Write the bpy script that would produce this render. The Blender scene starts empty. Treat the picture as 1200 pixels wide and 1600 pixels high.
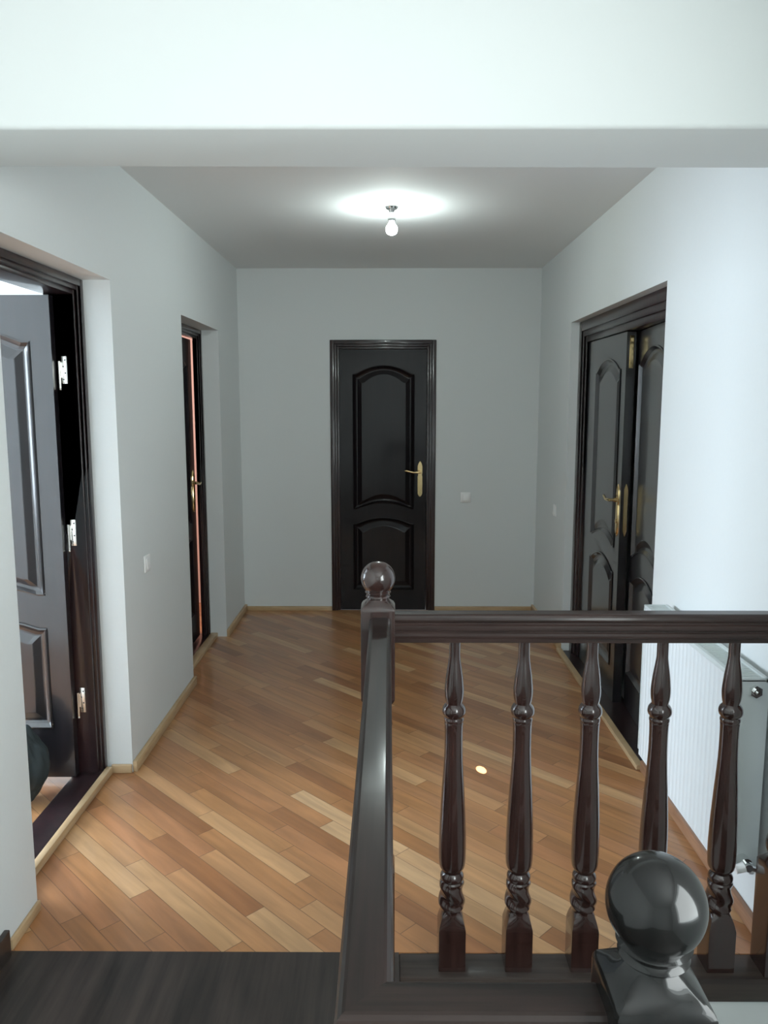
import bpy, bmesh, math, random
from mathutils import Vector, Matrix
random.seed(7)
PI = math.pi
COL = bpy.context.scene.collection

# ------------------------------------------------------------------ materials
def new_mat(name):
    m = bpy.data.materials.new(name); m.use_nodes = True
    nt = m.node_tree
    b = nt.nodes['Principled BSDF']
    return m, nt, b

def plain(name, col, rough=.5, metal=0, coat=0, bump=0, bscale=60, spec=.5, var=0):
    m, nt, b = new_mat(name)
    b.inputs['Base Color'].default_value = (*col, 1)
    b.inputs['Roughness'].default_value = rough
    b.inputs['Metallic'].default_value = metal
    b.inputs['Coat Weight'].default_value = coat
    b.inputs['Coat Roughness'].default_value = .06
    b.inputs['Specular IOR Level'].default_value = spec
    tc = nt.nodes.new('ShaderNodeTexCoord')
    n = nt.nodes.new('ShaderNodeTexNoise'); n.inputs['Scale'].default_value = bscale
    n.inputs['Detail'].default_value = 4
    nt.links.new(tc.outputs['Object'], n.inputs['Vector'])
    if var:
        mx = nt.nodes.new('ShaderNodeMix'); mx.data_type = 'RGBA'
        mx.inputs['A'].default_value = (*[c * (1 - var) for c in col], 1)
        mx.inputs['B'].default_value = (*[min(1, c * (1 + var)) for c in col], 1)
        nt.links.new(n.outputs['Fac'], mx.inputs['Factor'])
        nt.links.new(mx.outputs['Result'], b.inputs['Base Color'])
    if bump:
        bp = nt.nodes.new('ShaderNodeBump'); bp.inputs['Strength'].default_value = bump
        bp.inputs['Distance'].default_value = .002
        nt.links.new(n.outputs['Fac'], bp.inputs['Height'])
        nt.links.new(bp.outputs['Normal'], b.inputs['Normal'])
    return m

def grain_wood(name, c1, c2, scale=(40, 2, 40), rough=.3, coat=.6, coat_rough=.08, bump=.05, spec=.5):
    m, nt, b = new_mat(name)
    tc = nt.nodes.new('ShaderNodeTexCoord')
    mp = nt.nodes.new('ShaderNodeMapping'); mp.inputs['Scale'].default_value = scale
    n = nt.nodes.new('ShaderNodeTexNoise'); n.inputs['Scale'].default_value = 1
    n.inputs['Detail'].default_value = 6; n.inputs['Roughness'].default_value = .6
    r = nt.nodes.new('ShaderNodeValToRGB')
    r.color_ramp.elements[0].position = .32; r.color_ramp.elements[0].color = (*c1, 1)
    r.color_ramp.elements[1].position = .7; r.color_ramp.elements[1].color = (*c2, 1)
    nt.links.new(tc.outputs['Object'], mp.inputs['Vector'])
    nt.links.new(mp.outputs['Vector'], n.inputs['Vector'])
    nt.links.new(n.outputs['Fac'], r.inputs['Fac'])
    nt.links.new(r.outputs['Color'], b.inputs['Base Color'])
    b.inputs['Roughness'].default_value = rough
    b.inputs['Coat Weight'].default_value = coat
    b.inputs['Coat Roughness'].default_value = coat_rough
    b.inputs['Specular IOR Level'].default_value = spec
    if bump:
        bp = nt.nodes.new('ShaderNodeBump'); bp.inputs['Strength'].default_value = bump
        bp.inputs['Distance'].default_value = .002
        nt.links.new(n.outputs['Fac'], bp.inputs['Height'])
        nt.links.new(bp.outputs['Normal'], b.inputs['Normal'])
    return m

def parquet():
    m, nt, b = new_mat('oak_parquet')
    N = nt.nodes.new; L = nt.links.new
    tc = N('ShaderNodeTexCoord')
    mp = N('ShaderNodeMapping'); mp.inputs['Rotation'].default_value = (0, 0, math.radians(45))
    L(tc.outputs['Object'], mp.inputs['Vector'])
    sp = N('ShaderNodeSeparateXYZ'); L(mp.outputs['Vector'], sp.inputs[0])
    def M(op, a, bb=None):
        n = N('ShaderNodeMath'); n.operation = op
        for i, v in enumerate((a, bb)):
            if v is None: continue
            if isinstance(v, (int, float)): n.inputs[i].default_value = v
            else: L(v, n.inputs[i])
        return n.outputs[0]
    W, LEN = .073, .62
    v = M('DIVIDE', sp.outputs['Y'], W)
    row = M('FLOOR', v); fv = M('FRACT', v)
    wn = N('ShaderNodeTexWhiteNoise'); wn.noise_dimensions = '1D'; L(row, wn.inputs['W'])
    u = M('ADD', M('DIVIDE', sp.outputs['X'], LEN), M('MULTIPLY', wn.outputs['Value'], 7.0))
    colm = M('FLOOR', u); fu = M('FRACT', u)
    cb = N('ShaderNodeCombineXYZ'); L(row, cb.inputs[0]); L(colm, cb.inputs[1])
    w2 = N('ShaderNodeTexWhiteNoise'); w2.noise_dimensions = '2D'; L(cb.outputs[0], w2.inputs['Vector'])
    ramp = N('ShaderNodeValToRGB'); cr = ramp.color_ramp
    stops = [(0, (.27, .100, .034)), (.15, (.35, .140, .048)), (.4, (.41, .178, .062)), (.6, (.38, .150, .058)), (.75, (.44, .200, .078)),
             (.9, (.50, .255, .105)), (1, (.58, .34, .165))]
    cr.elements[0].position = 0; cr.elements[0].color = (*stops[0][1], 1)
    cr.elements[1].position = 1; cr.elements[1].color = (*stops[-1][1], 1)
    for p, c in stops[1:-1]:
        e = cr.elements.new(p); e.color = (*c, 1)
    L(w2.outputs['Value'], ramp.inputs['Fac'])
    # grain
    mg = N('ShaderNodeVectorMath'); mg.operation = 'MULTIPLY'; mg.inputs[1].default_value = (2.4, 24, 1)
    L(mp.outputs['Vector'], mg.inputs[0])
    ad = N('ShaderNodeVectorMath'); ad.operation = 'ADD'; L(mg.outputs[0], ad.inputs[0])
    s3 = N('ShaderNodeVectorMath'); s3.operation = 'SCALE'; L(w2.outputs['Color'], s3.inputs[0]); s3.inputs['Scale'].default_value = 30
    L(s3.outputs[0], ad.inputs[1])
    gn = N('ShaderNodeTexNoise'); gn.inputs['Scale'].default_value = 1.0; gn.inputs['Detail'].default_value = 5
    gn.inputs['Distortion'].default_value = .6
    L(ad.outputs[0], gn.inputs['Vector'])
    gr = N('ShaderNodeMapRange'); gr.inputs['From Min'].default_value = .3; gr.inputs['From Max'].default_value = .7
    gr.inputs['To Min'].default_value = .74; gr.inputs['To Max'].default_value = 1.16
    L(gn.outputs['Fac'], gr.inputs['Value'])
    mul = N('ShaderNodeVectorMath'); mul.operation = 'SCALE'; L(ramp.outputs['Color'], mul.inputs[0]); L(gr.outputs['Result'], mul.inputs['Scale'])
    # joints
    def edge(f, w):
        a = M('LESS_THAN', f, w); c = M('GREATER_THAN', f, 1 - w); return M('MAXIMUM', a, c)
    j = M('MAXIMUM', edge(fv, .018), edge(fu, .0025))
    mx = N('ShaderNodeMix'); mx.data_type = 'RGBA'; L(M('MULTIPLY', j, .7), mx.inputs['Factor'])
    L(mul.outputs[0], mx.inputs['A']); mx.inputs['B'].default_value = (.10, .045, .02, 1)
    L(mx.outputs['Result'], b.inputs['Base Color'])
    b.inputs['Roughness'].default_value = .38
    b.inputs['Coat Weight'].default_value = .35; b.inputs['Coat Roughness'].default_value = .12
    bp = N('ShaderNodeBump'); bp.inputs['Strength'].default_value = .15; bp.inputs['Distance'].default_value = .001
    L(M('SUBTRACT', gn.outputs['Fac'], j), bp.inputs['Height']); L(bp.outputs['Normal'], b.inputs['Normal'])
    return m

def emis(name, col, s):
    m, nt, b = new_mat(name)
    b.inputs['Base Color'].default_value = (*col, 1)
    b.inputs['Emission Color'].default_value = (*col, 1); b.inputs['Emission Strength'].default_value = s
    return m

M_WALL = plain('painted_plaster', (.72, .75, .745), .75, bump=.12, bscale=90, var=.015)
M_CEIL = plain('ceiling_paint', (.80, .81, .805), .85, bump=.1, bscale=70)
M_BEAM = plain('beam_paint', (.78, .81, .80), .8, bump=.08, bscale=80)
M_FLOOR = parquet()
M_LAM = grain_wood('dark_laminate', (.010, .0075, .0068), (.050, .036, .031), (20, 1.3, 20), .45, .08, .2, .08, .3)
M_BRD = grain_wood('dark_stair_board', (.014, .010, .009), (.060, .043, .036), (1.6, 26, 26), .45, .08, .2, .08, .3)
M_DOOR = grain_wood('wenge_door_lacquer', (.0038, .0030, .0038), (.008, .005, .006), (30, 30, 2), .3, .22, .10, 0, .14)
M_DOOR2 = grain_wood('wenge_door_lacquer_lit', (.0075, .0075, .0090), (.013, .010, .012), (30, 30, 2), .30, .75, .12, 0, .45)  # paler, bluer copy of the door lacquer: window reflection put into colour and coat
M_FRAME = grain_wood('wenge_frame_lacquer', (.009, .006, .007), (.028, .012, .013), (30, 30, 2), .3, .35, .12, 0, .35)
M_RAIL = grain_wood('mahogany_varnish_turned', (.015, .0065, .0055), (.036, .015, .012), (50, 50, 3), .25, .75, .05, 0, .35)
M_RAILD = grain_wood('shaded_varnish_newel', (.0032, .0036, .0036), (.008, .0075, .0072), (50, 50, 3), .22, .3, .04, 0, .12)  # same railing wood, darkened: shade on the nearest newel is in the colour
M_RAILN = grain_wood('mahogany_shaded_near_rail', (.0055, .0040, .0035), (.020, .012, .010), (3, 60, 60), .4, .12, .15, .02, .12)  # railing wood with the near rail's shade painted into its colour
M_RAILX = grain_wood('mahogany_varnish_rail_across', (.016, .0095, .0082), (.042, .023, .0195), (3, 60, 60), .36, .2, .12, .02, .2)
M_RAILY = grain_wood('mahogany_shaded_rail_along', (.0065, .0042, .0038), (.018, .0105, .009), (60, 3, 60), .4, .22, .1, .02, .12)  # side rail: darker copy of the railing wood, shade put into the colour
M_SKIRT = grain_wood('pine_skirting', (.40, .25, .12), (.58, .40, .22), (5, 5, 40), .5, .2, .2, .03)
M_SKIRT2 = grain_wood('reddish_skirting', (.22, .10, .05), (.34, .17, .09), (5, 5, 40), .5, .2, .2, .03)
M_BRASS = plain('polished_brass', (.78, .58, .28), .18, 1, bump=.02)
M_STEEL = plain('nickel_hinge', (.80, .78, .72), .25, 1)
M_HOLE = plain('dark_screw_hole', (.02, .02, .02), .6)
M_RAD = plain('radiator_enamel', (.74, .78, .79), .35, bump=.02)
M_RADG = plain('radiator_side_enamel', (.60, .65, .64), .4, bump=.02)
M_PLAST = plain('white_switch_plastic', (.92, .92, .91), .3)
M_CHROME = plain('chrome', (.8, .82, .82), .12, 1)
M_BULB = emis('lit_bulb_glass', (.86, 1.0, .97), 285)
M_CLOTH = plain('dark_bag_fabric', (.012, .020, .022), .8, bump=.5, bscale=40, var=.3)
M_WINF = plain('white_window_frame', (.8, .8, .8), .4)
M_SKY = emis('bright_window_glass', (.85, .95, 1.0), 3.0)

# ------------------------------------------------------------------ helpers
def link(name, me, mat, parent=None):
    o = bpy.data.objects.new(name, me); COL.objects.link(o)
    if mat is not None: me.materials.append(mat)
    if parent is not None: o.parent = parent
    return o

def obj(name, bm, mat, parent=None, smooth=None):
    bmesh.ops.remove_doubles(bm, verts=bm.verts, dist=1e-6)
    bmesh.ops.recalc_face_normals(bm, faces=bm.faces)
    me = bpy.data.meshes.new(name); bm.to_mesh(me); bm.free()
    if smooth is not None:
        me.polygons.foreach_set('use_smooth', [True] * len(me.polygons))
        me.set_sharp_from_angle(angle=math.radians(smooth))
    return link(name, me, mat, parent)

def empty(name, loc=(0, 0, 0), rz=0, parent=None):
    o = bpy.data.objects.new(name, None); COL.objects.link(o)
    o.location = loc; o.rotation_euler = (0, 0, rz); o.empty_display_size = .1
    if parent: o.parent = parent
    return o

def tag(o, label, cat=None, group=None, kind=None):
    o['label'] = label
    if cat: o['category'] = cat
    if group: o['group'] = group
    if kind: o['kind'] = kind
    return o

def struct(name, bm, mat, label, cat, smooth=None):
    return tag(obj(name, bm, mat, None, smooth), label, cat, kind='structure')

def box(bm, x0, x1, y0, y1, z0, z1, bev=0, seg=2):
    t = bmesh.new()
    bmesh.ops.create_cube(t, size=1)
    for v in t.verts:
        v.co = Vector(((x0 + x1) / 2 + v.co.x * (x1 - x0), (y0 + y1) / 2 + v.co.y * (y1 - y0), (z0 + z1) / 2 + v.co.z * (z1 - z0)))
    if bev: bmesh.ops.bevel(t, geom=t.edges[:], offset=bev, segments=seg, profile=.5, affect='EDGES')
    merge(bm, t)
    return bm

def merge(bm, t):
    me = bpy.data.meshes.new('tmp'); t.to_mesh(me); t.free(); bm.from_mesh(me); bpy.data.meshes.remove(me)

def rings(bm, prof, seg=48, twist=None, cap=True):
    """prof rows: z, half size, squareness 0..1 [, centre x, centre y]"""
    loops = []
    for row in prof:
        z, r, sq = row[:3]
        cx, cy = (row[3], row[4]) if len(row) > 4 else (0, 0)
        lp = []
        for i in range(seg):
            a = 2 * PI * (i + .5) / seg if False else 2 * PI * i / seg
            c, s = math.cos(a), math.sin(a)
            rs = min(r / max(abs(c), abs(s)), r * 1.385)
            rr = r * (1 - sq) + rs * sq
            if twist: rr *= twist(z, a)
            lp.append(bm.verts.new((cx + rr * c, cy + rr * s, z)))
        loops.append(lp)
    for a, b in zip(loops, loops[1:]):
        for i in range(seg):
            bm.faces.new((a[i], a[(i + 1) % seg], b[(i + 1) % seg], b[i]))
    if cap:
        bm.faces.new(loops[0][::-1]); bm.faces.new(loops[-1])
    return bm

def cyl(bm, p0, p1, r, seg=16, r2=None):
    p0, p1 = Vector(p0), Vector(p1); d = p1 - p0
    t = bmesh.new()
    bmesh.ops.create_cone(t, cap_ends=True, segments=seg, radius1=r, radius2=r if r2 is None else r2, depth=d.length)
    t.transform(Matrix.Translation((p0 + p1) / 2) @ d.to_track_quat('Z', 'Y').to_matrix().to_4x4())
    merge(bm, t); return bm

def tube(bm, pts, radii, seg=12):
    pts = [Vector(p) for p in pts]; loops = []
    for i, p in enumerate(pts):
        d = (pts[min(i + 1, len(pts) - 1)] - pts[max(i - 1, 0)]).normalized()
        up = Vector((0, 0, 1)) if abs(d.z) < .9 else Vector((0, 1, 0))
        s = d.cross(up).normalized(); u = s.cross(d)
        rr = radii[i] if isinstance(radii, (list, tuple)) else radii
        loops.append([bm.verts.new(p + rr * (math.cos(2 * PI * k / seg) * s + math.sin(2 * PI * k / seg) * u)) for k in range(seg)])
    for a, b in zip(loops, loops[1:]):
        for k in range(seg): bm.faces.new((a[k], a[(k + 1) % seg], b[(k + 1) % seg], b[k]))
    bm.faces.new(loops[0][::-1]); bm.faces.new(loops[-1]); return bm

def prism(bm, poly, z0, z1):
    lo = [bm.verts.new((x, y, z0)) for x, y in poly]; hi = [bm.verts.new((x, y, z1)) for x, y in poly]
    n = len(poly)
    for i in range(n): bm.faces.new((lo[i], lo[(i + 1) % n], hi[(i + 1) % n], hi[i]))
    bm.faces.new(lo[::-1]); bm.faces.new(hi); return bm

def sweep(bm, prof, P0, P1, lat, m0=0, m1=0):
    P0, P1, lat = Vector(P0), Vector(P1), Vector(lat); d = (P1 - P0).normalized()
    A = [bm.verts.new(P0 + lat * u + Vector((0, 0, v)) + d * (u * m0)) for u, v in prof]
    B = [bm.verts.new(P1 + lat * u + Vector((0, 0, v)) + d * (u * m1)) for u, v in prof]
    n = len(prof)
    for i in range(n): bm.faces.new((A[i], A[(i + 1) % n], B[(i + 1) % n], B[i]))
    bm.faces.new(A[::-1]); bm.faces.new(B); return bm

# ------------------------------------------------------------------ dimensions
XW = 1.139; YB = 6.068; HC = 2.618; YE = 2.155; YN = -2.4
D1 = (2.35, 3.31, 2.125); D2 = (4.415, 5.36, 2.105); D3 = (3.335, 5.05, 2.123)
LX = 1.31                                    # outer face of the left wall
ZL = -1.9

# ------------------------------------------------------------------ room shell
bm = bmesh.new(); box(bm, -LX, XW + .02, YE, YB + .02, -.12, 0)
struct('floor', bm, M_FLOOR, 'glossy orange oak parquet laid diagonally along the hallway', 'floor')
bm = bmesh.new(); box(bm, -4.3, -LX, 1.2, 4.3, -.12, 0)
struct('floor_left_room', bm, M_FLOOR, 'parquet floor glimpsed below the open door on the left', 'floor')
bm = bmesh.new(); box(bm, -3.4, -LX, 4.36, 6.3, -.12, 0)
struct('floor_far_left_room', bm, M_FLOOR, 'parquet floor behind the door standing ajar', 'floor')
bm = bmesh.new()
prism(bm, [(-LX, YN), (XW + .02, YN), (XW + .02, .62), (.03, .62), (.03, 2.05), (-LX + .0, 2.05)], -.075, 0)
box(bm, -LX, .03, 2.05, YE, -.075, 0)
struct('floor_landing', bm, M_LAM, 'dark brown streaky laminate of the stair landing in the foreground', 'floor')
bm = bmesh.new(); box(bm, .03, XW, 2.05, YE, -.075, 0, .006)
struct('trim_1', bm, M_BRD, 'dark wooden edging board under the row of balusters', 'trim', 40)
bm = bmesh.new(); box(bm, -.12, .025, .62, 2.06, ZL, -.075); box(bm, -.12, XW, 2.06, 2.15, ZL, -.0755); box(bm, -.12, XW, .45, .615, ZL, -.0755)
struct('wall_stairwell', bm, M_BEAM, 'white plaster wall of the stairwell below the dark edging board', 'wall')
bm = bmesh.new(); box(bm, .025, XW, .615, 2.06, ZL - .1, ZL)
struct('floor_stairwell', bm, M_LAM, 'dark floor at the foot of the stairwell', 'floor')
bm = bmesh.new()
for k in range(5): box(bm, .03, XW, .62 + .23 * k, .62 + .23 * (k + 1), ZL, -.19 * (k + 1), .004)
struct('floor_stairs', bm, M_BRD, 'dark steps going down into the stairwell', 'stairs')

bm = bmesh.new(); box(bm, -LX, XW + .2, YN, YB + .02, HC, HC + .1)
struct('ceiling', bm, M_CEIL, 'grey white ceiling of the hallway behind the beam', 'ceiling')
bm = bmesh.new(); box(bm, -XW, XW, 1.905, 2.215, 2.25, HC, .012, 4)
for v in bm.verts: v.co.z -= .0045 * v.co.x * (1 if v.co.z < 2.4 else 0)
for v in bm.verts: v.co.y -= .01 * v.co.x / XW if v.co.y < 2 else 0
struct('ceiling_beam', bm, M_BEAM, 'wide white plastered beam crossing the top of the picture', 'beam', 50)

bm = bmesh.new()
def wl(y0, y1, z0, z1): box(bm, -LX, -XW, y0, y1, z0, z1)
wl(YN, D1[0], 0, HC); wl(D1[0], D1[1], D1[2], HC); wl(D1[1], D2[0], 0, HC); wl(D2[0], D2[1], D2[2], HC); wl(D2[1], YB, 0, HC)
struct('wall_left', bm, M_WALL, 'pale grey green left hallway wall with two door openings', 'wall')
bm = bmesh.new()
WN = (-1.0, .5, .95, 2.30)
def wr(y0, y1, z0, z1): box(bm, XW, XW + .19, y0, y1, z0, z1)
wr(YN, WN[0], ZL, HC); wr(WN[1], YE, ZL, HC); wr(WN[0], WN[1], ZL, WN[2]); wr(WN[0], WN[1], WN[3], HC); wr(YE, D3[0], -.05, HC); wr(D3[0], D3[1], D3[2], HC); wr(D3[1], YB, -.05, HC)
struct('wall_right', bm, M_WALL, 'pale right hallway wall with the double door opening', 'wall')
BX = (-.449, .358); BZ = 2.096
bm = bmesh.new(); box(bm, -LX, BX[0], YB, YB + .16, 0, HC); box(bm, BX[1], XW + .19, YB, YB + .16, 0, HC); box(bm, BX[0], BX[1], YB, YB + .16, BZ, HC)
box(bm, BX[0], BX[1], YB + .12, YB + .16, 0, BZ)
struct('wall_back', bm, M_WALL, 'pale grey end wall around the single closed door', 'wall')
# wall behind the viewer with a big window
bm = bmesh.new(); box(bm, -LX, XW + .19, YN - .2, YN, -.1, HC)
struct('wall_near', bm, M_WALL, 'plain wall behind the viewer', 'wall')

def window(name, axis, a0, a1, z0, z1, pos, label):
    w = tag(empty(name), label, 'window', kind='structure')
    f = bmesh.new()
    def bx(p, q, r, s, d0, d1):
        if axis == 'y': box(f, p, q, pos + d0, pos + d1, r, s, .004)
        else: box(f, pos + d0, pos + d1, p, q, r, s, .004)
    t = .06
    for (p, q, r, s) in [(a0, a1, z0, z0 + t), (a0, a1, z1 - t, z1), (a0, a0 + t, z0 + t, z1 - t), (a1 - t, a1, z0 + t, z1 - t), ((a0 + a1) / 2 - .04, (a0 + a1) / 2 + .04, z0 + t, z1 - t)]:
        bx(p, q, r, s, -.12, -.06)
    obj('window_frame', f, M_WINF, w, 40)
    g = bmesh.new()
    if axis == 'y': box(g, a0, a1, pos - .15, pos - .14, z0, z1)
    else: box(g, pos - .15, pos - .14, a0, a1, z0, z1)
    obj('pane', g, M_SKY, w)
window('window_1', 'x', *WN, XW + .27, 'bright white framed window beside the stair landing')

# left room
WL = (2.1, 3.5, .85, 2.15)
bm = bmesh.new()
box(bm, -4.5, -4.3, 1.2, WL[0], 0, HC); box(bm, -4.5, -4.3, WL[1], 4.3, 0, HC); box(bm, -4.5, -4.3, WL[0], WL[1], 0, WL[2]); box(bm, -4.5, -4.3, WL[0], WL[1], WL[3], HC)
box(bm, -4.5, -LX, 1.1, 1.2, 0, HC); box(bm, -4.5, -LX, 4.3, 4.36, 0, HC)
struct('wall_left_room', bm, M_BEAM, 'bright white walls of the room through the open left door', 'wall')
bm = bmesh.new(); box(bm, -4.5, -LX, 1.1, 6.4, HC, HC + .1)
struct('ceiling_left_room', bm, M_BEAM, 'bright ceiling seen above the open left door', 'ceiling')
window('window_2', 'x', *WL, -4.3, 'bright window of the room behind the open left door')
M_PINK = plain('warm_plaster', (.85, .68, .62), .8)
bm = bmesh.new(); box(bm, -3.5, -3.4, 4.36, 6.4, 0, HC); box(bm, -3.5, -LX, 6.3, 6.4, 0, HC); box(bm, -3.4, -LX, 4.361, 4.37, 0, HC)
struct('wall_far_left_room', bm, M_PINK, 'warm lit wall seen through the gap of the ajar door', 'wall')
# dark room behind the double doors
bm = bmesh.new(); box(bm, 2.4, 2.5, 3.1, 5.4, 0, HC); box(bm, XW + .19, 2.5, 3.0, 3.1, 0, HC); box(bm, XW + .19, 2.5, 5.4, 5.5, 0, HC); box(bm, XW + .19, 2.5, 3.0, 5.5, HC, HC + .1); box(bm, XW + .02, 2.5, 3.0, 5.5, -.15, -.002)
struct('wall_right_room', bm, M_WALL, 'unlit room behind the dark double doors', 'wall')

# ------------------------------------------------------------------ skirting
def skirt(name, x0, x1, y0, y1, h=.05, mat=M_SKIRT, label='', z0=0):
    b = bmesh.new(); box(b, x0, x1, y0, y1, z0, h, .004)
    struct(name, b, mat, label, 'skirting', 40)
T = .02
skirt('baseboard_left', -XW, -XW + T, D1[1] + .0, D2[0], label='pale wood skirting strip on the left wall between the two doorways')
skirt('baseboard_left.001', -XW, -XW + T, D2[1], YB, label='pale wood skirting strip on the left wall in the far corner')
skirt('baseboard_left.002', -XW, -XW + .012, YE, D1[0], .035, label='short wood skirting on the left wall before the open doorway')
skirt('baseboard_back', -XW + T, BX[0], YB - T, YB, .035, label='low wood skirting at the end wall left of the closed door')
skirt('baseboard_back.001', BX[1], XW - T, YB - T, YB, .035, label='low wood skirting at the end wall right of the closed door')
skirt('baseboard_right', XW - T, XW, YE, D3[0], mat=M_SKIRT2, label='wood skirting on the right wall beneath the radiator')
skirt('baseboard_right.001', XW - T, XW, D3[1], YB, label='wood skirting on the right wall beyond the double door')
skirt('baseboard_left.003', -XW, -XW + .018, YN, 2.135, .085, M_LAM, 'dark skirting on the left wall beside the stair landing')
b = bmesh.new(); box(b, -1.23, -XW - .001, D1[1] - .015, D1[1] - .0005, 0, .04, .004)
struct('trim_2', b, M_SKIRT, 'small wood strip at the foot of the open doorway reveal', 'trim')
b = bmesh.new(); box(b, XW - .035, XW, 3.34, 5.05, 0, .022, .004)
struct('trim_3', b, M_SKIRT, 'wood threshold strip along the double door', 'trim')

# ------------------------------------------------------------------ doors
def outline(x0, x1, zb, zt, rb, rt, i, n=22, corner=.012):
    """closed loop, panel outline with arched bottom/top, inset i"""
    x0 += i; x1 -= i; zb += i; zt -= i
    pts = []
    def arc(xa, xb, z, rise):
        out = []
        for k in range(n + 1):
            t = k / n; s = 4 * t * (1 - t)
            # shouldered arch: flat shoulder then curve
            sh = .06
            tt = min(1, max(0, (t - sh) / (1 - 2 * sh))); s = math.sin(PI * tt) ** .8 if rise else 0
            out.append((xa + (xb - xa) * t, z + rise * s))
        return out
    pts += arc(x0, x1, zb, rb)
    pts += arc(x1, x0, zt, rt)
    return pts

def leaf(parent, w, h, t, panels, mat, handle=None, hinges=None):
    """leaf in local XZ plane, x 0..w, z 0..h, front face y=0, back y=t; returns the leaf mesh object"""
    bm = bmesh.new(); edges = []
    def loop(pts, y):
        vs = [bm.verts.new((x, y, z)) for x, z in pts]
        return vs
    outer = [(0, 0), (w, 0), (w, h), (0, h)]
    faces_keep = []
    def face_layer(y):
        vo = loop(outer, y); holes = []
        ed = [bm.edges.new((vo[k], vo[(k + 1) % 4])) for k in range(4)]
        for p in panels:
            vp = loop(outline(*p, 0), y); holes.append(vp)
            ed += [bm.edges.new((vp[k], vp[(k + 1) % len(vp)])) for k in range(len(vp))]
        bmesh.ops.triangle_fill(bm, edges=ed, use_beauty=True)
        return vo, holes
    fo, fh = face_layer(0); bo, bh = face_layer(t)
    for k in range(4): bm.faces.new((fo[k], fo[(k + 1) % 4], bo[(k + 1) % 4], bo[k]))
    for a, b in zip(fh, bh):
        for k in range(len(a)): bm.faces.new((a[k], a[(k + 1) % len(a)], b[(k + 1) % len(b)], b[k]))
    lf = obj('leaf', bm, mat, parent)
    for p in panels:
        b2 = bmesh.new()
        steps = [(0, -.004), (.006, -.006), (.012, .001), (.02, .010), (.03, .014), (.036, .014), (.066, .003), (.07, .002)]
        for side in (0, 1):
            prev = None
            for ins, dep in steps:
                yy = dep if side == 0 else t - dep
                vs = [b2.verts.new((x, yy, z)) for x, z in outline(*p, ins)]
                if prev:
                    for k in range(len(vs)): b2.faces.new((prev[k], prev[(k + 1) % len(vs)], vs[(k + 1) % len(vs)], vs[k]))
                prev = vs
            c = b2.verts.new((sum(v.co.x for v in prev) / len(prev), prev[0].co.y, sum(v.co.z for v in prev) / len(prev)))
            for k in range(len(prev)): b2.faces.new((prev[k], prev[(k + 1) % len(prev)], c))
        obj('panel', b2, mat, lf)
    return lf

def handle(parent, x, zc, d, side=-1, y0=0, name='handle'):
    """brass lever handle; lever points along x*d; sits on face y0, standing out along y*side"""
    bm = bmesh.new()
    poly = [(-.019, -.115), (-.012, -.132), (0, -.142), (.012, -.132), (.019, -.115), (.019, .02), (.014, .03), (.019, .045), (.019, .10), (.011, .122), (0, .140), (-.011, .122), (-.019, .10), (-.019, .045), (-.014, .03), (-.019, .02)]
    for k, (sc, dep) in enumerate([(1, .004), (.72, .008)]):
        a = [bm.verts.new((x + px * sc, y0, zc + pz * (1 if k == 0 else .93))) for px, pz in poly]
        c = [bm.verts.new((x + px * sc * .93, y0 + side * dep, zc + pz * (1 if k == 0 else .93) * .985)) for px, pz in poly]
        for i in range(len(poly)): bm.faces.new((a[i], a[(i + 1) % len(a)], c[(i + 1) % len(c)], c[i]))
        bm.faces.new(c)
    zl = zc + .055
    cyl(bm, (x, y0, zl), (x, y0 + side * .022, zl), .011)
    cyl(bm, (x, y0 + side * .018, zl), (x, y0 + side * .05, zl), .008)
    pts = [(x - d * .006, y0 + side * .047, zl), (x + d * .02, y0 + side * .05, zl - .001), (x + d * .05, y0 + side * .052, zl - .003), (x + d * .08, y0 + side * .05, zl + .004), (x + d * .105, y0 + side * .048, zl + .010), (x + d * .118, y0 + side * .044, zl + .008)]
    tube(bm, pts, [.009, .009, .0075, .0075, .0085, .006])
    cyl(bm, (x, y0, zc - .06), (x, y0 + side * .011, zc - .06), .011, 20)
    return obj(name, bm, M_BRASS, parent, 40)

def frame(parent, axis, pos, a0, a1, zt, w, depth, sgn, sill=False):
    """U-shaped stepped frame. axis 'x': frame in plane x=pos running over y a0..a1, goes deeper along sgn"""
    bm = bmesh.new()
    def bx(p, q, r, s, d0, d1):
        lo, hi = sorted((pos + sgn * d0, pos + sgn * d1))
        if axis == 'x': box(bm, lo, hi, p, q, r, s, .003)
        else: box(bm, p, q, lo, hi, r, s, .003)
    def U(off, wid, d0, d1):
        bx(a0 + off, a0 + off + wid, 0, zt - off, d0, d1); bx(a1 - off - wid, a1 - off, 0, zt - off, d0, d1)
        bx(a0 + off + wid, a1 - off - wid, zt - off - wid, zt - off, d0, d1)
    U(.0005, w * .45, 0, depth); U(w * .42, w * .3, .008, depth); U(w * .7, w * .3, .018, depth)
    return obj('door_frame', bm, M_FRAME, parent, 40)

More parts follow.
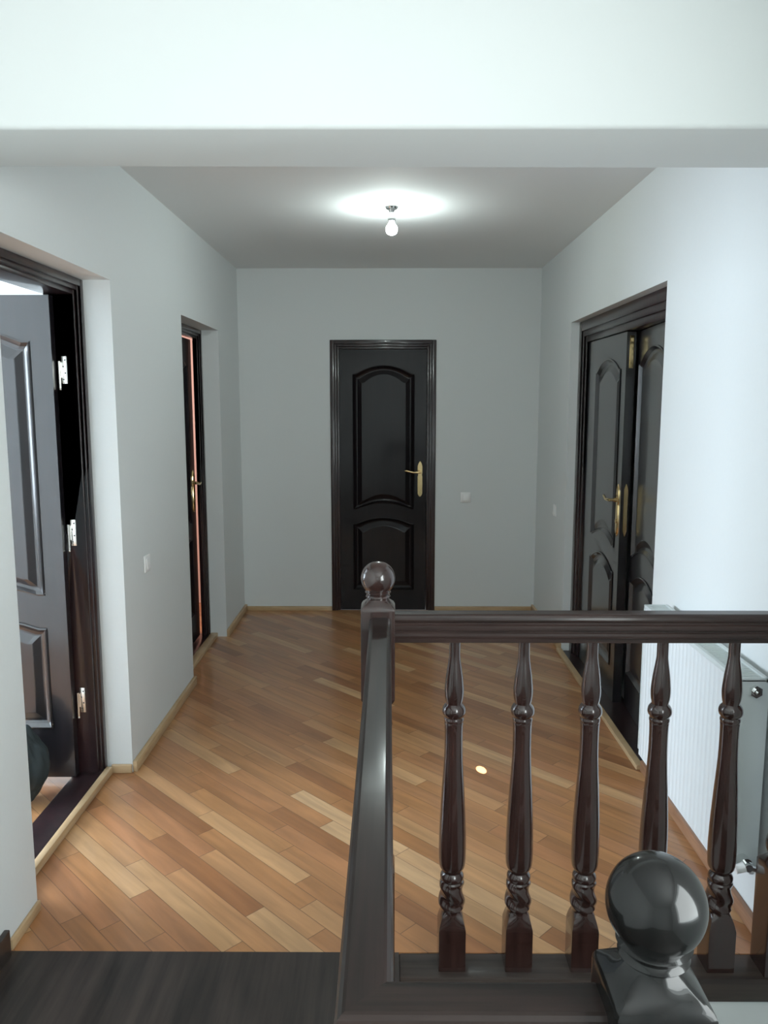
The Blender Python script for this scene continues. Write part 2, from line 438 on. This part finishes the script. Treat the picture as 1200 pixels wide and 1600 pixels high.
def hinge(parent, x, y, z):
    """hinge on the far jamb of the open left door, plate faces -Y"""
    bm = bmesh.new()
    box(bm, x + .008, x + .030, y - .004, y - .001, z - .055, z + .055, .0012)
    cyl(bm, (x, y - .008, z - .072), (x, y - .008, z - .008), .0055); cyl(bm, (x, y - .008, z - .0075), (x, y - .008, z + .035), .0055)
    bmesh.ops.create_uvsphere(bm, u_segments=12, v_segments=8, radius=.006, matrix=Matrix.Translation((x, y - .008, z - .076)))
    box(bm, x, x + .010, y - .006, y - .002, z - .03, z + .03)
    h = obj('hinge', bm, M_STEEL, parent, 40)
    b = bmesh.new()
    for k in range(4): cyl(b, (x + .014 + .008 * (k % 2), y - .0045, z - .038 + .026 * k), (x + .014 + .008 * (k % 2), y - .0039, z - .038 + .026 * k), .0032)
    obj('screw', b, M_HOLE, h)

# door_1 : open left door (front)
d1 = tag(empty('door_1', (-1.25, D1[0], 0)), 'dark wenge door standing wide open in the front left doorway', 'door', kind='structure')
def keep(o, root):
    o.parent = root; o.matrix_parent_inverse = Matrix.Translation(root.location).inverted(); return o
keep(frame(None, 'x', -1.25, D1[0], D1[1], D1[2] - .0005, .065, .14, -1), d1)
bm = bmesh.new(); box(bm, -1.37, -1.25, D1[0] + .001, D1[1] - .001, .001, .03, .004)
keep(obj('door_sill', bm, M_FRAME, None, 40), d1)
bm = bmesh.new(); box(bm, -1.25, -1.222, D1[0] + .001, D1[1] - .016, .001, .036, .006)
tag(keep(obj('threshold_strip', bm, M_SKIRT, None, 40), d1), 'pale wood threshold strip')
LH = 2.02
p1 = [(.085, .70, .80, 1.84, .045, .06), (.085, .70, .22, .66, 0, .05)]
h1 = empty('hold'); 
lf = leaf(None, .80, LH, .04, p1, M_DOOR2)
lf.rotation_euler = (0, 0, PI); lf.location = (-1.348, 3.242, .032)
# front face (local y=0) must face -Y: turn the leaf round instead
lf.rotation_euler = (0, 0, 0); lf.location = (-1.348 - .80, 3.198, .032)
bpy.data.objects.remove(h1)
for c in lf.children: pass
handle(lf, .06, 1.02, 1, -1)
# mirrored panel layout so the narrow stile is at the hinge side
for o in [lf] + [c for c in lf.children if c.name.startswith('panel')]:
    for v in o.data.vertices: v.co.x = .80 - v.co.x
    o.data.flip_normals()
keep(lf, d1)
for z in (1.76, 1.09, .36):
    h = hinge(None, -1.337, 3.247, z)
for o in [o for o in COL.objects if o.name.startswith('hinge') and o.parent is None]: keep(o, d1)

# door_2 : ajar far left door
d2 = tag(empty('door_2', (-1.25, D2[0], 0)), 'dark door slightly ajar in the far left doorway with a warm lit gap', 'door', kind='structure')
keep(frame(None, 'x', -1.25, D2[0], D2[1], D2[2] - .0005, .06, .050, -1), d2)
bm = bmesh.new(); box(bm, -1.40, -1.25, D2[0] + .001, D2[1] - .001, .001, .025, .004)
keep(obj('door_sill', bm, M_FRAME, None, 40), d2)
bm = bmesh.new(); box(bm, -1.25, -1.20, D2[0] + .001, D2[1] - .001, .001, .03, .005)
tag(keep(obj('threshold_strip', bm, M_SKIRT, None, 40), d2), 'pale wood threshold strip')
p2 = [(.13, .70, .80, 1.84, .045, .06), (.13, .70, .18, .70, 0, .05)]
lf = leaf(None, .84, 2.009, .04, p2, M_DOOR)
handle(lf, .785, 1.01, -1, -1)
lf.rotation_euler = (0, 0, PI / 2 + math.radians(.75)); lf.location = (-1.302, D2[0] + .05, .03)
# local +x -> +Y (tilted towards -X), local -y -> +X : front face looks at the corridor
keep(lf, d2)

# door_3 : back door
d3 = tag(empty('door_3', (0, YB, 0)), 'closed dark wenge door with brass handle in the middle of the end wall', 'door', kind='structure')
keep(frame(None, 'y', YB - .012, BX[0] + .0005, BX[1] - .0005, BZ - .0005, .068, .09, 1), d3)
p3 = [(.10, .575, .80, 1.84, .05, .065), (.10, .575, .16, .69, 0, .05)]
lf = leaf(None, .665, 2.022, .04, p3, M_DOOR)
handle(lf, .618, 1.04, -1, -1)
lf.location = (BX[0] + .070, YB + .012, .003)
keep(lf, d3)

# door_4 : double door, right
d4 = tag(empty('door_4', (1.19, D3[0], 0)), 'dark double door with arched panels in the right wall', 'door', kind='structure')
keep(frame(None, 'x', 1.19, D3[0], D3[1], D3[2] - .0005, .13, .10, 1), d4)
YM = 4.14
bm = bmesh.new(); box(bm, XW + .002, 1.30, D3[0] + .001, D3[1] - .001, -.05, .002); keep(obj('door_sill', bm, M_FRAME, None), d4)
pw = (D3[1] - .13) - YM
# far leaf: local x 0 at the meeting edge? front face looks to -X: rotate so local -y -> -X, local +x -> -Y
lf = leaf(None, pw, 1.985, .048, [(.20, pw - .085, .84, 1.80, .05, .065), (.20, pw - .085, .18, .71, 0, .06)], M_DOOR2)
handle(lf, pw - .045, 1.055, -1, -1)
lf.rotation_euler = (0, 0, -PI / 2); lf.location = (1.222, D3[1] - .13, .003)
bm = bmesh.new(); box(bm, pw, pw + .004, .014, .036, 1.80, 1.965, .001)
for k in range(5): box(bm, pw + .003, pw + .006, .018, .032, 1.815 + .03 * k, 1.832 + .03 * k)
obj('flush_bolt', bm, M_BRASS, lf, 40)
bm = bmesh.new(); prof = [(.92, .001), (.935, .006), (.95, .010), (1.17, .010), (1.185, .006), (1.20, .001)]
vl = [bm.verts.new((pw + .005, .026 - r, z)) for z, r in prof] + [bm.verts.new((pw + .005, .026 + r, z)) for z, r in prof[::-1]]
f = bm.faces.new(vl); e = bmesh.ops.extrude_face_region(bm, geom=[f])
for v in [g for g in e['geom'] if isinstance(g, bmesh.types.BMVert)]: v.co.x -= .0045
obj('lock_plate', bm, M_BRASS, lf)
keep(lf, d4)
nw = YM - (D3[0] + .075)
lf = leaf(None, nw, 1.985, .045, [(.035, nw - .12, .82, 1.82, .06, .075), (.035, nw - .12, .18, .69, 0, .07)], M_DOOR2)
# hinged at the near jamb, swung slightly into the far room
ang = math.radians(4.6)
lf.rotation_euler = (0, 0, -PI / 2 + ang)
hy = D3[0] + .072
# far end of the leaf is local x=0
hx = 1.224
lf.location = (hx + math.sin(ang) * nw + .0, hy + math.cos(ang) * nw, .003)
keep(lf, d4)
lf.rotation_euler = (0, 0, -PI / 2 - ang)

# ------------------------------------------------------------------ balustrade
bal = tag(empty('stair_balustrade', (0, 2.10, 0)), 'dark varnished wooden balustrade with turned balusters around the stairwell', 'balustrade')
BAL = [(.975, .0155, 0), (.95, .0155, 0), (.931, .0157, 0), (.914, .0178, 0), (.897, .0205, 0), (.88, .023, 0), (.863, .0248, 0), (.845, .0265, 0), (.832, .0270, 0), (.82, .0265, 0), (.811, .0255, 0), (.80, .0232, 0), (.797, .0225, 0), (.794, .025, 0), (.790, .0285, 0), (.785, .0312, 0), (.778, .0328, 0), (.772, .0328, 0), (.766, .0312, 0), (.762, .0285, 0), (.759, .0262, 0), (.757, .0262, 0), (.754, .0276, 0), (.750, .0280, 0), (.746, .0275, 0), (.744, .0262, 0), (.74, .0268, 0), (.735, .0262, 0), (.71, .0255, 0), (.689, .0255, 0), (.66, .0258, 0), (.637, .0265, 0), (.59, .029, 0), (.548, .0320, 0), (.50, .0345, 0), (.458, .0368, 0), (.41, .0385, 0), (.368, .0392, 0), (.34, .0390, 0), (.322, .0382, 0), (.31, .0365, 0), (.304, .034, 0), (.297, .0285, 0), (.292, .0265, 0), (.288, .030, 0), (.282, .0335, 0), (.275, .0342, 0), (.270, .033, 0), (.266, .031, 0)]
tw0, tw1 = .262, .182
for k in range(21): BAL.append((tw0 + (tw1 - tw0) * k / 20, .0345, 0))
BAL += [(.178, .031, 0), (.174, .0300, .05), (.169, .0308, .35), (.162, .0325, .65), (.152, .0345, .85), (.142, .0362, .95), (.128, .039, 1), (.124, .0393, 1), (0.001, .0393, 1)]
def twist(z, a):
    if z < tw1 or z > tw0: return 1
    e = min(1, (z - tw1) / .012, (tw0 - z) / .012)
    return 1 + .13 * e * math.sin(2 * a + (z - tw1) * 95)
def baluster_mesh():
    bm = rings(bmesh.new(), BAL, 48, twist)
    bmesh.ops.recalc_face_normals(bm, faces=bm.faces)
    me = bpy.data.meshes.new('baluster'); bm.to_mesh(me); bm.free()
    me.polygons.foreach_set('use_smooth', [True] * len(me.polygons)); me.set_sharp_from_angle(angle=math.radians(38))
    me.materials.append(M_RAIL); return me
bme = baluster_mesh()
for x in (.182, .374, .563, .757, .955):
    o = bpy.data.objects.new('baluster', bme); COL.objects.link(o); o.parent = bal; o.location = (x, 2.112 - 2.10, 0)
for y in (1.86, 1.64, 1.42, 1.20, .98):
    o = bpy.data.objects.new('baluster', bme); COL.objects.link(o); o.parent = bal; o.location = (-.028, y - 2.10, 0)

def newel(x, y, half=False, mat=None, zb=0.001, lift=0):
    mat = mat or M_RAIL
    h = .0465
    P = [(zb, h, 1), (.30, h, 1), (.318, .0465, 1), (.325, .0455, .8), (.335, .040, .4), (.345, .034, 0), (.35, .034, 0)]
    for k in range(15):
        t = k / 14; P.append((.355 + .075 * t, .0375, 0))
    P += [(.436, .034, 0), (.44, .031, 0), (.452, .036, 0), (.475, .0415, 0), (.52, .043, 0), (.58, .040, 0), (.65, .035, 0), (.70, .032, 0), (.722, .031, 0), (.726, .034, 0), (.732, .038, 0), (.742, .040, 0), (.752, .038, 0), (.757, .034, 0), (.762, .031, 0), (.775, .033, 0), (.79, .036, .1), (.805, .040, .5), (.818, .0445, .85), (.826, h, 1), (.83, h, 1),
          (1.072, h, 1), (1.076, .0462, 1), (1.082, .0435, .95), (1.089, .037, .8), (1.096, .031, .45), (1.101, .0275, .1), (1.104, .026, 0)]
    def tw(z, a):
        if z < .355 or z > .43: return 1
        e = min(1, (z - .355) / .012, (.43 - z) / .012); return 1 + .12 * e * math.sin(2 * a + (z - .355) * 95)
    bm = rings(bmesh.new(), P, 64, tw)
    # concave-chamfered arrises on the upper block
    if half:
        for v in bm.verts: v.co.x = min(v.co.x, .018)
    n = obj('newel_post', bm, mat, bal, 38); n.location = (x, y - 2.10, 0)
    F = [(1.100, .026, 0), (1.103, .031, 0), (1.106, .0335, 0), (1.110, .0315, 0), (1.1125, .028, 0), (1.114, .030, 0), (1.116, .034, 0), (1.118, .0355, 0)]
    for k in range(25):
        a = math.radians(-48 + 138 * k / 24)
        F.append((1.156 + .0465 * math.sin(a), max(.0465 * math.cos(a), .0006), 0))
    bm = rings(bmesh.new(), F, 64)
    if half:
        for v in bm.verts: v.co.x = min(v.co.x, .018)
    b = obj('ball_finial', bm, mat, n, 60); b.location = (0, 0, lift)
    return n
newel(-.030, 2.10)
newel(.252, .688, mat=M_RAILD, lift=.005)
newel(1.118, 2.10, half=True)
RP = [(.018, .976), (.0185, .988), (.0235, .990), (.0245, .997), (.0240, 1.003), (.0215, 1.006), (.0215, 1.010), (.0285, 1.013), (.029, 1.020), (.0285, 1.026), (.0245, 1.029), (.0245, 1.035), (.0285, 1.038), (.029, 1.043), (.028, 1.049), (.0255, 1.054), (.0215, 1.057), (.018, 1.058)]
RP = RP + [(-u, v) for u, v in RP[::-1]]
yc = .6935
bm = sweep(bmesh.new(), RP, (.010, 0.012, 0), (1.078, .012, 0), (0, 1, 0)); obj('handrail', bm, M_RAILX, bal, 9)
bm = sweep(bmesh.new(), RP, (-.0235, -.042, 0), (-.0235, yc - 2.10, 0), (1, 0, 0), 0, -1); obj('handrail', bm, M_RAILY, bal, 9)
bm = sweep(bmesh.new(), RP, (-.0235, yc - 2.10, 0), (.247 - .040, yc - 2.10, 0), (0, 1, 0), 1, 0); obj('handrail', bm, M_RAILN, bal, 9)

# ------------------------------------------------------------------ ceiling light
LXY = (.013, 4.20)
cl = tag(empty('ceiling_light', (LXY[0], LXY[1], HC)), 'bare lit bulb in a small chrome socket on the hallway ceiling', 'light')
bm = rings(bmesh.new(), [(0, .032, 0), (-.004, .034, 0), (-.012, .030, 0), (-.016, .018, 0), (-.03, .012, 0)][::-1], 32); obj('ceiling_rose', bm, M_CHROME, cl, 40)
bm = rings(bmesh.new(), [(-.072, .0185, 0), (-.068, .020, 0), (-.045, .019, 0), (-.040, .016, 0), (-.03, .014, 0), (-.028, .008, 0)], 32); obj('socket', bm, M_CHROME, cl, 40)
bf = [(-.140, .002, 0), (-.139, .010, 0), (-.135, .019, 0), (-.128, .0255, 0), (-.118, .0295, 0), (-.108, .030, 0), (-.098, .027, 0), (-.088, .020, 0), (-.080, .0145, 0), (-.072, .0135, 0)]
bm = rings(bmesh.new(), bf, 32); tag(obj('bulb', bm, M_BULB, cl, 60), 'glowing white glass bulb')

# ------------------------------------------------------------------ switches
def switch(loc, rz, label):
    t = tag(empty('light_switch', loc, rz), label, 'switch')
    b = bmesh.new(); box(b, -.040, .040, -.009, -.0006, -.040, .040, .004, 3); obj('switch_plate', b, M_PLAST, t, 50)
    b = bmesh.new(); box(b, -.024, .024, -.014, -.0085, -.026, .026, .002)
    for v in b.verts: v.co.y += .003 * (v.co.z / .026)
    obj('rocker', b, M_PLAST, t, 50)
switch((.592, YB, .900), 0, 'white light switch on the end wall right of the closed door')
switch((-XW, 3.62, .883), PI / 2, 'white light switch on the left wall between the two doorways')
switch((XW, 5.354, .895), -PI / 2, 'white light switch on the right wall beyond the double door')

# ------------------------------------------------------------------ radiator
RY = (2.222, 3.075); RX = (1.020, 1.112); RZ = (.205, .83)
ra = tag(empty('radiator', (RX[0], RY[0], 0)), 'white steel panel radiator on the right wall behind the balusters', 'radiator')
def radp(name, bm, mat, sm=40): return keep(obj(name, bm, mat, None, sm), ra)
bm = bmesh.new()
n = 25; ys = []; y = RY[0] + .012
loop = []
pitch = (RY[1] - RY[0] - .024) / n
for k in range(n):
    a = y + k * pitch
    loop += [(a, 0), (a + pitch * .62, 0), (a + pitch * .72, .002), (a + pitch * .90, .002)]
loop.append((RY[1] - .012, 0))
def strip(bm, x, z0, z1, loopf, flat):
    A = [bm.verts.new((x + (0 if flat else d), yy, z0)) for yy, d in loopf]; B = [bm.verts.new((x + (0 if flat else d), yy, z1)) for yy, d in loopf]
    return A, B
za, zb_ = RZ[0] + .03, RZ[1] - .045
A, B = strip(bm, RX[0], za, zb_, loop, False)
for k in range(len(A) - 1): bm.faces.new((A[k], A[k + 1], B[k + 1], B[k]))
C, D_ = strip(bm, RX[0], RZ[0], RZ[1] - .012, loop, True)
for k in range(len(A) - 1):
    bm.faces.new((B[k], B[k + 1], D_[k + 1], D_[k])); bm.faces.new((C[k], C[k + 1], A[k + 1], A[k]))
radp('front_panel', bm, M_RAD, 30)
bm = bmesh.new(); box(bm, RX[0] + .006, RX[0] + .016, RY[0] + .008, RY[1] - .008, RZ[0], RZ[1] - .012, .004); box(bm, RX[1] - .016, RX[1], RY[0] + .008, RY[1] - .008, RZ[0], RZ[1] - .012, .004)
for k in range(28):
    yy = RY[0] + .03 + k * (RY[1] - RY[0] - .06) / 27; box(bm, RX[0] + .016, RX[1] - .016, yy, yy + .002, RZ[0] + .04, RZ[1] - .03)
radp('inner_panel', bm, M_RAD)
for yy in (RY[0], RY[1] - .010):
    bm = bmesh.new(); box(bm, RX[0] - .002, RX[1] + .002, yy, yy + .010, RZ[0] + .02, RZ[1], .003); radp('side_panel', bm, M_RADG)
bm = bmesh.new()
box(bm, RX[0] - .002, RX[0] + .014, RY[0], RY[1], RZ[1] - .016, RZ[1], .003); box(bm, RX[1] - .012, RX[1] + .002, RY[0], RY[1], RZ[1] - .016, RZ[1], .003)
box(bm, RX[0] + .014, RX[1] - .012, RY[0], RY[1], RZ[1] - .010, RZ[1] - .006)
for k in range(60):
    yy = RY[0] + .02 + k * (RY[1] - RY[0] - .04) / 60; box(bm, RX[0] + .018, RX[1] - .016, yy, yy + .006, RZ[1] - .006, RZ[1] - .004)
radp('top_grille', bm, M_RADG)
bm = bmesh.new(); cyl(bm, (1.072, RY[0], .792), (1.072, RY[0] - .012, .792), .019, 6); cyl(bm, (1.072, RY[0] - .012, .792), (1.072, RY[0] - .02, .792), .012, 20); cyl(bm, (1.072, RY[0] - .02, .792), (1.072, RY[0] - .026, .792), .005, 12)
tag(radp('air_vent', bm, M_CHROME), 'round metal air vent plug')
bm = bmesh.new(); cyl(bm, (1.066, RY[0], .262), (1.066, RY[0] - .03, .262), .019, 20); cyl(bm, (1.066, RY[0] - .03, .262), (1.066, RY[0] - .05, .262), .012, 16); cyl(bm, (1.066, RY[0] - .04, .262), (1.10, RY[0] - .04, .25), .009, 12); cyl(bm, (1.10, RY[0] - .04, .25), (XW - .001, RY[0] - .04, .25), .011, 12)
v = radp('return_valve', bm, M_CHROME)
bm = bmesh.new(); cyl(bm, (1.056, RY[0] - .04, .262), (1.036, RY[0] - .04, .255), .015, 20, .013); cyl(bm, (1.036, RY[0] - .04, .255), (1.030, RY[0] - .04, .2535), .013, 20)
tag(radp('valve_cap', bm, M_PLAST), 'white plastic valve cap')
bm = bmesh.new(); box(bm, RX[1], XW - .001, RY[0] + .15, RY[0] + .18, .3, .75); radp('wall_bracket', bm, M_STEEL)
bm = bmesh.new(); box(bm, RX[1], XW - .001, RY[1] - .18, RY[1] - .15, .3, .75); radp('wall_bracket', bm, M_STEEL)

# ------------------------------------------------------------------ dark bag in the left room
bm = bmesh.new()
bmesh.ops.create_icosphere(bm, subdivisions=5, radius=1)
from mathutils import noise
for v in bm.verts:
    c = v.co.copy(); n_ = noise.noise(c * 2.2) * .12 + noise.noise(Vector((c.x * 6, c.y * 6, c.z * 1.5))) * .05
    k = 1 + n_
    r = 1 - .42 * max(0, c.z)
    v.co = Vector((c.x * .115 * k * r, c.y * .11 * k * r, .17 + c.z * .17 * k))
    v.co.z = max(v.co.z, .002)
bag = obj('fabric_bag', bm, M_CLOTH, None, 60); bag.location = (-1.51, 3.04, 0)
tag(bag, 'slumped dark green black bag on the floor inside the open left doorway', 'bag')

# ------------------------------------------------------------------ lights
def area(name, loc, rot, sx, sy, power, col, spread=PI):
    l = bpy.data.lights.new(name, 'AREA'); l.shape = 'RECTANGLE'; l.size = sx; l.size_y = sy; l.energy = power; l.color = col; l.spread = spread
    o = bpy.data.objects.new(name, l); COL.objects.link(o); o.location = loc; o.rotation_euler = rot; return o
area('window_light_landing', (XW + .10, -.25, 1.63), (0, PI / 2, 0), 1.3, 1.45, 74, (.93, 1.0, .985))
area('window_light_left_room', (-4.27, 2.8, 1.5), (0, -PI / 2, 0), 1.25, 1.35, 225, (.72, .86, 1.0))
area('lamp_far_left_room', (-2.3, 5.3, 2.5), (0, 0, 0), .5, .5, 26, (1.0, .72, .64))
def spot(loc, tgt, e, ang):
    l = bpy.data.lights.new('added_glint_spot', 'SPOT'); l.energy = e; l.spot_size = ang; l.spot_blend = .3; l.shadow_soft_size = .001; l.color = (1, .97, .92)
    o = bpy.data.objects.new('added_glint_spot', l); COL.objects.link(o); o.location = loc
    o.rotation_euler = (Vector(tgt) - Vector(loc)).to_track_quat('-Z', 'Y').to_euler()
spot((.83, 1.25, 1.45), (.413, 3.339, 0), 5000, math.radians(1.0))  # unseen spot hung in mid-air, added to make the bright spot on the parquet

w = bpy.data.worlds.new('World'); bpy.context.scene.world = w; w.use_nodes = True
w.node_tree.nodes['Background'].inputs[0].default_value = (.8, .9, 1, 1)
w.node_tree.nodes['Background'].inputs[1].default_value = .25

# ------------------------------------------------------------------ camera
cam = bpy.data.cameras.new('camera'); co = bpy.data.objects.new('camera', cam); COL.objects.link(co)
R = Vector((.99997944, .00638732, -.00056676)); Dn = Vector((.00031967, -.13793065, -.99044184)); F = Vector((-.00640444, .99042129, -.13792985))
m = Matrix((R, -Dn, -F)).transposed().to_4x4(); m.translation = (0, 0, 1.63)
co.matrix_world = m
cam.sensor_fit = 'VERTICAL'; cam.sensor_height = 36; cam.lens = 1232.24 / 1600 * 36; cam.clip_start = .02
sc = bpy.context.scene; sc.camera = co
sc.view_settings.view_transform = 'Standard'
sc.view_settings.look = 'None'; sc.view_settings.exposure = 0; sc.view_settings.gamma = 1.14
